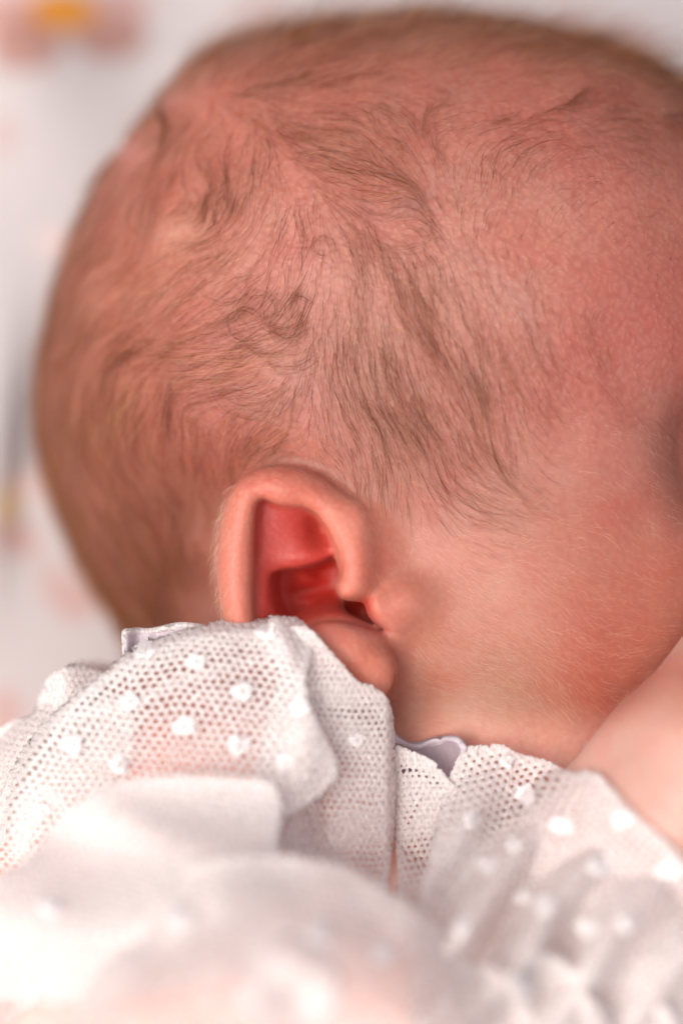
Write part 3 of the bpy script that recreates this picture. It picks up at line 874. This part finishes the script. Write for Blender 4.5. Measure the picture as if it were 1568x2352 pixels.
def sheet(name, fmap, s0, s1, t0, t1, ns, nt, mat, parent, thick=0.006):
    s = np.linspace(s0, s1, ns); t = np.linspace(t0, t1, nt)
    SS, TT = np.meshgrid(s, t, indexing='ij')
    V = fmap(SS.ravel(), TT.ravel())
    idx = np.arange(ns * nt).reshape(ns, nt)
    F = np.stack([idx[:-1, :-1].ravel(), idx[1:, :-1].ravel(), idx[1:, 1:].ravel(), idx[:-1, 1:].ravel()], -1)
    o = mesh_obj(name, V, F, mat, parent)
    if thick:
        md = o.modifiers.new('thickness', 'SOLIDIFY'); md.thickness = thick * S; md.offset = 0
    return o

def inpoly(pts, margin=0.0):
    p = catmull(np.array(pts, float), 4)
    f = lambda s, t: poly_sdf(s, t, p) < -margin
    f.poly = p
    return f
def gg(s, t, a, b, ra, rb=None, ang=0.0):
    rb = rb or ra
    ds, dt = s - a, t - b
    c, n = math.cos(ang), math.sin(ang)
    return np.exp(-(((ds * c + dt * n) / ra) ** 2 + ((-ds * n + dt * c) / rb) ** 2))
def n2(s, t, sc, seed):
    return noise3(np.stack([s / 1000, t / 1000, np.zeros_like(s)], -1), sc, seed)

dress = bpy.data.objects.new('dress', None)
scn.collection.objects.link(dress)
dress.parent = body
dress['label'] = 'white dotted lace dress with gathered sleeves and a lilac ruffle at the neck'

# left sleeve: a puff, bulging towards the viewer, its rim turning under
SC = (560, 1990); SRad = 577
def w_sleeve(u, v):
    q = np.hypot(u - SC[0], v - SC[1]) / SRad
    w = 0.045 + 0.15 * np.sqrt(np.clip(1 - q ** 2, 0, 1)) ** 1.2
    w = w + 0.012 * n2(u, v, 5, 3) + 0.006 * n2(u, v, 13, 4)
    # fold that runs down beside the lace band
    w = w + 0.05 * gg(u, v, 705, 1690, 60, 150, 0.15) + 0.03 * gg(u, v, 650, 1470, 30, 90, -0.3)
    w = w - 0.16 * smoothstep(0.93, 1.03, q) * (u < 620)
    return w
def f_sleeve(s, t):
    return px(s, t, w_sleeve(s, t))
sleeve_poly = [(250, 1537), (262, 1522), (300, 1490), (345, 1470), (390, 1456), (450, 1440), (510, 1424), (560, 1418), (620, 1415), (672, 1417), (695, 1428), (712, 1450), (716, 1500),
               (704, 1560), (712, 1620), (745, 1690), (776, 1760), (762, 1800), (720, 1840), (660, 1880), (640, 1960), (640, 2080), (300, 2200), (-60, 2300), (-60, 1990), (-12, 1880), (12, 1810), (42, 1740), (95, 1668), (150, 1615), (200, 1575)]
def hole_sleeve(s, t):
    h = 0.80 + 0.12 * n2(s, t, 20, 6)
    h = h - 0.55 * smoothstep(1530, 1440, t + 0.25 * (s - 500) * (s < 500)) 
    h = h - 0.75 * gg(s, t, 710, 1700, 75, 170, 0.2) - 0.5 * gg(s, t, 650, 1480, 60, 60)
    h = h - 1.2 * gg(s, t, 62, 1890, 26, 75, 0.15) - 1.0 * gg(s, t, 120, 1830, 40, 14, 0.8)
    h = h - 0.5 * smoothstep(0, 1, gg(s, t, 330, 1600, 300, 12, -0.3)) - .3 * gg(s, t, 300, 1690, 10, 120, 0.1)
    return h
net('sleeve', f_sleeve, -60, 790, 1400, 2300, 20.5, inpoly(sleeve_poly), hole_sleeve, M_white, dress, aspect=0.86, rot=0.10, rmax=0.365, seed=4)['label'] = 'near sleeve of dotted white net'

# lace band (yoke) down the middle
band_poly = [(700, 1440), (722, 1452), (745, 1478), (790, 1530), (826, 1568), (850, 1572), (872, 1588), (890, 1606), (900, 1640), (905, 1700), (906, 1800), (904, 1900), (899, 1960), (891, 2010), (894, 2070), (820, 2120), (600, 2120), (560, 1900), (600, 1700), (640, 1560), (660, 1450)]
def w_band(u, v):
    w = 0.055 + 0.045 * np.sin(np.clip((u - 600) / 310, 0, 1) * math.pi) + 0.02 * smoothstep(1700, 2100, v) + 0.01 * n2(u, v, 6, 8)
    return w - 0.03 * smoothstep(885, 910, u) - 0.02 * gg(u, v, 738, 1900, 12, 200)
def hole_band(s, t):
    h = 0.34 + 0.12 * n2(s, t, 18, 9)
    h = h + 0.5 * gg(s, t, 800, 1633, 55, 14) + 0.45 * gg(s, t, 870, 1670, 50, 22, 0.6) + 0.30 * gg(s, t, 800, 1760, 90, 50)
    h = h + 0.5 * gg(s, t, 752, 1850, 22, 50) + 0.35 * gg(s, t, 830, 1840, 60, 20) + 0.55 * gg(s, t, 850, 1985, 75, 45, 0.5)
    h = h - 0.5 * gg(s, t, 820, 1910, 80, 32, -0.3) - 0.4 * gg(s, t, 760, 1600, 50, 30) - 0.3 * gg(s, t, 690, 1950, 50, 120)
    h = h - 0.6 * smoothstep(893, 903, s)
    return h
net('lace_band', lambda s, t: px(s, t, w_band(s, t)), 560, 910, 1430, 2120, 15.5, inpoly(band_poly), hole_band, M_white, dress, thick=0.008, aspect=1.05, rmax=0.34, seed=9, rot=0.02)

# back panel on the other side of the opening
panel_poly = [(904, 1722), (930, 1718), (965, 1732), (1000, 1752), (1030, 1790), (1070, 1830), (1100, 1900), (1060, 2100), (908, 2110), (912, 2000), (908, 1950), (906, 1850)]
def w_panel(u, v):
    return -0.01 + 0.05 * np.sin(np.clip((u - 900) / 240, 0, 1) * math.pi * 0.8) + 0.03 * smoothstep(1750, 2100, v) + 0.008 * n2(u, v, 7, 12)
def hole_panel(s, t):
    h = 0.10 + 0.12 * n2(s, t, 22, 13)
    h = h + 1.0 * gg(s, t, 932, 1772, 42, 9, 0.28) + 0.6 * gg(s, t, 1000, 1800, 30, 10, 0.6) + 0.6 * gg(s, t, 945, 1870, 9, 38, 0.5)
    h = h + 0.5 * smoothstep(1905, 1945, t + 0.5 * (s - 960) * 0.6)
    return h
net('back_panel', lambda s, t: px(s, t, w_panel(s, t)), 895, 1110, 1710, 2115, 14.5, inpoly(panel_poly), hole_panel, M_white2, dress, thick=0.007, aspect=1.05, rmax=0.36, seed=12)

# far sleeve, falling over the arm
far_poly = [(1010, 1850), (1030, 1790), (1062, 1722), (1100, 1713), (1150, 1710), (1190, 1730), (1250, 1745), (1300, 1762), (1345, 1752), (1385, 1790), (1440, 1850), (1500, 1905), (1560, 1965), (1640, 2060), (1640, 2420), (950, 2420), (960, 2100), (985, 1960)]
def w_far(u, v):
    base_ = 0.02 + 0.46 * smoothstep(1700, 2250, v) + 0.10 * gg(u, v, 1420, 1960, 190, 240)
    # gathered folds running down to the left
    a = (u * 0.80 + v * 0.60) / 1000
    fold = 0.045 * np.sin(a * 42 + 1.2 * n2(u, v, 3, 15)) * smoothstep(1720, 1900, v) * (0.4 + 0.6 * smoothstep(1500, 1250, u))
    return base_ + fold + 0.02 * n2(u, v, 6, 16) + 0.035 * np.sin((u * 0.9 + v * 0.35) / 24 + 2.5 * n2(u, v, 4, 19)) * gg(u, v, 1200, 2160, 160, 120)
def hole_far(s, t):
    h = 0.62 + 0.15 * n2(s, t, 20, 18) - 0.25 * gg(s, t, 1090, 1860, 70, 150)
    return h
net('sleeve', lambda s, t: px(s, t, w_far(s, t)), 945, 1645, 1700, 2420, 20.0, inpoly(far_poly), hole_far, M_white, dress, aspect=0.9, rot=-0.25, rmax=0.36, seed=17)['label'] = 'far sleeve of dotted net gathered over the arm'

# frill of lilac tulle at the neck and pale frill behind the near shoulder
def ribbon(name, path, height, mat, flut=0.0, nfl=3, edge=None, seed=0, thick=0.005, n=260, m=14):
    """gathered frill: path of (u, v, w) along its free edge, hanging down by height"""
    C = catmull(np.array(path, float), 12, False)
    sC = np.linspace(0, 1, len(C))
    def f(s, t):
        c = np.stack([np.interp(s, sC, C[:, i]) for i in range(3)], -1)
        wv_ = flut * np.sin(s * math.pi * 2 * nfl + seed) * (1 - t * 0.6)
        return px(c[:, 0] + 6 * wv_ / max(flut, 1e-6) * (flut > 0), c[:, 1] + t * height, c[:, 2] + wv_ - 0.02 * t + 0.010 * n2(s * 1000, t * 300, 9, 61))
    return sheet(name, f, 0, 1, 0, 1, n, m, mat, dress, thick)
neck = [(895, 1668, -0.02), (905, 1690, -0.02), (930, 1706, -0.05), (960, 1712, -0.09), (1000, 1700, -0.05), (1040, 1698, -0.01), (1062, 1712, 0.02), (1066, 1730, 0.02), (1055, 1755, 0.01), (1040, 1785, -0.01)]
ribbon('neck_ruffle', neck, 120, M_lilac, thick=0.004)
ribbon('neck_ruffle_edge', [(a, b - 3, c + 0.004) for a, b, c in neck], 11, M_lilac_pale, thick=0.014)
back = [(288, 1500, -0.02), (286, 1470, 0.0), (288, 1452, 0.0), (310, 1448, -0.03), (345, 1450, -0.04), (380, 1442, -0.02), (415, 1436, -0.01), (460, 1440, -0.02)]
ribbon('shoulder_ruffle', back, 70, M_lilac_pale, thick=0.004)
ribbon('shoulder_ruffle_edge', [(a, b - 2, c + 0.003) for a, b, c in back], 9, M_white2, thick=0.012)
def f_pouf(s, t):
    w = -0.22 + 0.10 * n2(s, t, 6, 22) + 0.06 * n2(s, t, 14, 23)
    q = np.clip(((s - 150) / 230) ** 2 + ((t - 1720) / 215) ** 2, 0, 1)
    return px(s, t, w + 0.12 * np.sqrt(1 - q) - 0.3 * smoothstep(0.8, 1.0, q))
pouf_poly = [(250, 1530), (180, 1520), (110, 1555), (90, 1600), (75, 1640), (20, 1660), (-40, 1720), (-60, 1900), (120, 1900), (300, 1750), (330, 1600)]
net('back_frill', f_pouf, -60, 340, 1510, 1900, 16, inpoly(pouf_poly), lambda s, t: 0.15 + 0 * s, M_white2, dress, rmax=0.3, seed=23)

# skirt layers heaped in front, closer to the viewer
def heap(name, poly, wf, pitch, holef, seed, mat=M_white2, rot=0.2):
    us = [p[0] for p in poly]; vs = [p[1] for p in poly]
    return net(name, lambda s, t: px(s, t, wf(s, t)), min(us), max(us), min(vs), max(vs), pitch, inpoly(poly), holef, mat, dress, seed=seed, rot=rot, rmax=0.36, thick=0.009)
def w_h1(u, v):
    return 0.32 + 0.22 * smoothstep(1800, 2150, v) + 0.03 * n2(u, v, 5, 31) + 0.03 * gg(u, v, 330, 1900, 260, 60, 0.35) - 0.10 * smoothstep(60, -60, u) * 0
heap('skirt_layer', [(60, 1975), (150, 1870), (265, 1795), (420, 1780), (560, 1786), (622, 1796), (646, 1850), (640, 1960), (700, 2080), (500, 2250), (-60, 2300), (-60, 2050)], w_h1, 17, lambda s, t: 0.28 + 0.15 * n2(s, t, 5, 32), 31)
def w_h2(u, v):
    edge = 1962 + 90 * ((u - 640) / 300) ** 2 * (u < 640) + 140 * np.clip((u - 700) / 330, 0, 2) ** 1.7
    return 0.46 + 0.30 * smoothstep(0, 330, v - edge) + 0.07 * n2(u, v, 5, 34) + 0.03 * n2(u, v, 11, 35) + 0.05 * gg(u, v, 420, 2090, 60, 260, 0.9)
heap('skirt_layer', [(-60, 2240), (60, 2160), (200, 2080), (340, 2010), (480, 1972), (600, 1962), (700, 1970), (790, 1990), (880, 2040), (970, 2100), (1060, 2180), (1110, 2260), (1120, 2420), (-60, 2420)], w_h2, 19,
     lambda s, t: 0.45 + 0.55 * smoothstep(2120, 2260, t) - 0.8 * gg(s, t, 660, 2260, 110, 90) + 0.6 * gg(s, t, 700, 2240, 35, 30) - 0.7 * gg(s, t, 300, 2180, 50, 200, 0.6), 35, M_white)
def w_h3(u, v):
    return 0.50 + 0.14 * n2(u, v, 7, 36) + 0.05 * np.sin((u - 0.5 * v) / 26.0) * smoothstep(2150, 2230, v)
heap('skirt_layer', [(930, 2420), (985, 2330), (1040, 2250), (1110, 2215), (1170, 2240), (1230, 2190), (1310, 2215), (1350, 2290), (1450, 2315), (1568, 2300), (1640, 2280), (1640, 2420)], w_h3, 18,
     lambda s, t: 0.35 + 0.25 * n2(s, t, 12, 37), 38, M_white2)

# raised embroidered dots
def make_dot(u0, v0, r0, w0, wf, seed, q0=0.0, nm='embroidered_dot'):
    r = np.random.default_rng(seed)
    nr, na = 7, 28
    ph = r.uniform(0, 6.28, 4)
    V = []
    for i in range(nr + 1):
        q = q0 + (1 - q0) * i / nr
        for k in range(na):
            th = k / na * 2 * math.pi
            lump = 0.10 * math.sin(3 * th + ph[0]) + 0.07 * math.sin(5 * th + ph[1])
            rr = r0 * q * (1 + lump * q + (0.12 if i == nr else 0.05) * r.normal() * q)
            V.append((u0 + rr * math.cos(th), v0 + rr * math.sin(th) * 0.92, q))
    V = np.array(V)
    qq = np.abs(2 * (V[:, 2] - q0) / (1 - q0) - 1) if q0 else V[:, 2]
    w = wf(V[:, 0], V[:, 1]) + w0 * np.clip(1 - qq ** 2, 0, 1) ** 0.7 + r.normal(0, 0.0022, len(V))
    Pp = drape(px(V[:, 0], V[:, 1], w + 0.006), 0.024)
    idx = np.arange((nr + 1) * na).reshape(nr + 1, na)
    F = np.stack([idx[:-1].ravel(), np.roll(idx[:-1], -1, 1).ravel(), np.roll(idx[1:], -1, 1).ravel(), idx[1:].ravel()], -1)
    return mesh_obj(nm, Pp, F[:, ::-1], M_dot, dress)
M_dot = cloth_material('embroidery', (0.90, 0.85, 0.84), 0.15, 0.8, 3500)
for i, (a, b, rr) in enumerate([(610, 1450, 22), (333, 1492, 24), (558, 1588, 24), (688, 1620, 24), (300, 1612, 24), (424, 1668, 25), (170, 1710, 25), (275, 1757, 22), (548, 1714, 24), (452, 1520, 20), (95, 1862, 20), (655, 1750, 22), (820, 1700, 18)]):
    make_dot(a, b, rr, 0.005, w_sleeve if a < 800 else w_band, 50 + i)
for i, (a, b, rr) in enumerate([(1205, 1822, 22), (1085, 1884, 22), (1280, 1886, 23), (1412, 1870, 25), (1376, 1988, 27), (1530, 1994, 28), (1165, 1750, 16), (1120, 1985, 24), (1180, 1940, 20), (1060, 2130, 26), (1250, 2080, 26), (1345, 2130, 26), (1440, 2120, 24), (1200, 2060, 20)]):
    make_dot(a, b, rr, 0.006, w_far, 80 + i)
for i, (a, b, rr, wf) in enumerate([(735, 2148, 30, w_h2), (880, 2190, 26, w_h2), (410, 2110, 30, w_h2), (190, 2160, 28, w_h2), (120, 2080, 26, w_h1), (1350, 2240, 30, w_h3), (1200, 2270, 30, w_h3)]):
    make_dot(a, b, rr, 0.006, wf, 110 + i)

M_dot = cloth_material('flower_embroidery', (0.88, 0.83, 0.82), 0.3, 0.8, 3500, 0.35)
make_dot(672, 2265, 122, 0.012, w_h2, 201, 0.22, 'embroidered_flower')['label'] = 'large ring-shaped embroidered flower'

# ------------------------------------------------------------------ the bed sheet
def bed_z(x, y):
    return (BED0 * math.cos(TILT) - y * math.sin(TILT)) / math.cos(TILT)
ns, nt_ = 520, 520
sx = np.linspace(-4.2, 4.2, ns); sy = np.linspace(-3.6, 4.6, nt_)
XX, YY = np.meshgrid(sx, sy, indexing='ij')
XX = XX.ravel(); YY = YY.ravel()
ZZ = bed_z(XX, YY)
Pb = np.stack([XX, YY, ZZ], -1)
ub, vb = uv_of(Pb)
hgt = 0.03 * noise3(Pb, 1.3, 41) + 0.012 * noise3(Pb, 3.4, 42)
# a fold rising at the left, the hollow pressed in by the head, soft creases above it
hgt = hgt + 0.09 * gg(ub, vb, -10, 1060, 60, 260, 0.10) - 0.025 * gg(ub, vb, 75, 1010, 30, 190, 0.12)
hgt = hgt + 0.14 * gg(ub, vb, 60, 120, 230, 220) 
hgt = hgt + 0.05 * gg(ub, vb, 620, 60, 260, 40, -0.55)
hgt = hgt - 0.12 * gg(ub, vb, 850, 800, 520, 520)
nb_l = np.array([0, math.sin(TILT), math.cos(TILT)])
Pb = Pb + hgt[:, None] * nb_l
colb = np.tile(np.array([0.43, 0.388, 0.388]), (len(Pb), 1))
def petal(u0, v0, ru, rv, ang, col, k=0.9):
    ds, dt = ub - u0, vb - v0
    c, n = math.cos(ang), math.sin(ang)
    e = ((ds * c + dt * n) / ru) ** 2 + ((-ds * n + dt * c) / rv) ** 2
    kk = (k * smoothstep(1.25, 0.7, e))[:, None]
    colb[:] = colb * (1 - kk) + np.array(col) * kk
pk = (0.42, 0.22, 0.19); pd = (0.31, 0.145, 0.115); yl = (0.78, 0.40, 0.02)
petal(40, 75, 100, 80, 0.0, pk); petal(70, 140, 90, 60, -0.5, pd, .8); petal(255, 95, 90, 62, -0.3, pd, .9); petal(240, 30, 130, 40, -0.3, pk, .7); petal(110, 235 - 90, 50, 60, 0, pd, .5); petal(50, 15, 100, 30, 0, (0.66, .45, .42), .6)
petal(153, 57, 74, 46, -0.2, (0.55, 0.20, 0.0), 1.0)
petal(10, 330, 28, 40, 0, pk, .5); petal(130, 560, 42, 25, 0.1, (0.66, .45, .42), .7)
petal(600, 25, 80, 25, -0.35, pd, .7)
petal(1450, 95, 60, 30, 0.3, pk, .6); petal(1330, 40, 60, 22, 0.2, pk, .4)
petal(22, 1165, 22, 55, 0.25, (0.58, 0.36, 0.10), .9); petal(40, 1240, 55, 40, 0, pk, .7); petal(60, 1120, 40, 40, 0, (0.66, .45, .42), .6)
petal(150, 1360, 60, 45, 0.4, pk, .55); petal(185, 1395, 50, 30, -0.4, pk, .5); petal(15, 1640, 40, 60, 0, pk, .6); petal(110, 1300, 40, 25, 0.3, pk, .3)
# more of the same print outside the picture
rr_ = np.random.default_rng(77)
for _ in range(60):
    a, b = rr_.uniform(-3000, 4400), rr_.uniform(-3200, 4200)
    if -250 < a < 1800 and -200 < b < 2500:
        continue
    for k in range(5):
        th = k * 1.256 + rr_.uniform(0, .4)
        petal(a + 85 * math.cos(th), b + 70 * math.sin(th), 60, 42, -th, pk, .8)
    petal(a, b, 45, 35, 0, yl, 1)
idx = np.arange(ns * nt_).reshape(ns, nt_)
Fb = np.stack([idx[:-1, :-1].ravel(), idx[1:, :-1].ravel(), idx[1:, 1:].ravel(), idx[:-1, 1:].ravel()], -1)
def sheet_material():
    m, nt, p, out = mat_new('printed_cotton')
    N, L = nt.nodes, nt.links
    at = N.new('ShaderNodeAttribute'); at.attribute_name = 'tint'
    L.new(at.outputs['Color'], p.inputs['Base Color'])
    p.inputs['Roughness'].default_value = 0.85
    p.inputs['Sheen Weight'].default_value = 0.2
    tc = N.new('ShaderNodeTexCoord')
    n1 = N.new('ShaderNodeTexNoise'); n1.inputs['Scale'].default_value = 900
    L.new(tc.outputs['Object'], n1.inputs['Vector'])
    b = N.new('ShaderNodeBump'); b.inputs['Strength'].default_value = 0.3; b.inputs['Distance'].default_value = 0.0002
    L.new(n1.outputs['Fac'], b.inputs['Height']); L.new(b.outputs[0], p.inputs['Normal'])
    return m
bed = mesh_obj('bed_sheet', Pb, Fb, sheet_material(), cols=colb)
bed['label'] = 'white bed sheet printed with pink flowers with yellow centres, under the baby'
bed['category'] = 'bed sheet'
print('verts', len(BV), 'tris', 2 * len(BF))
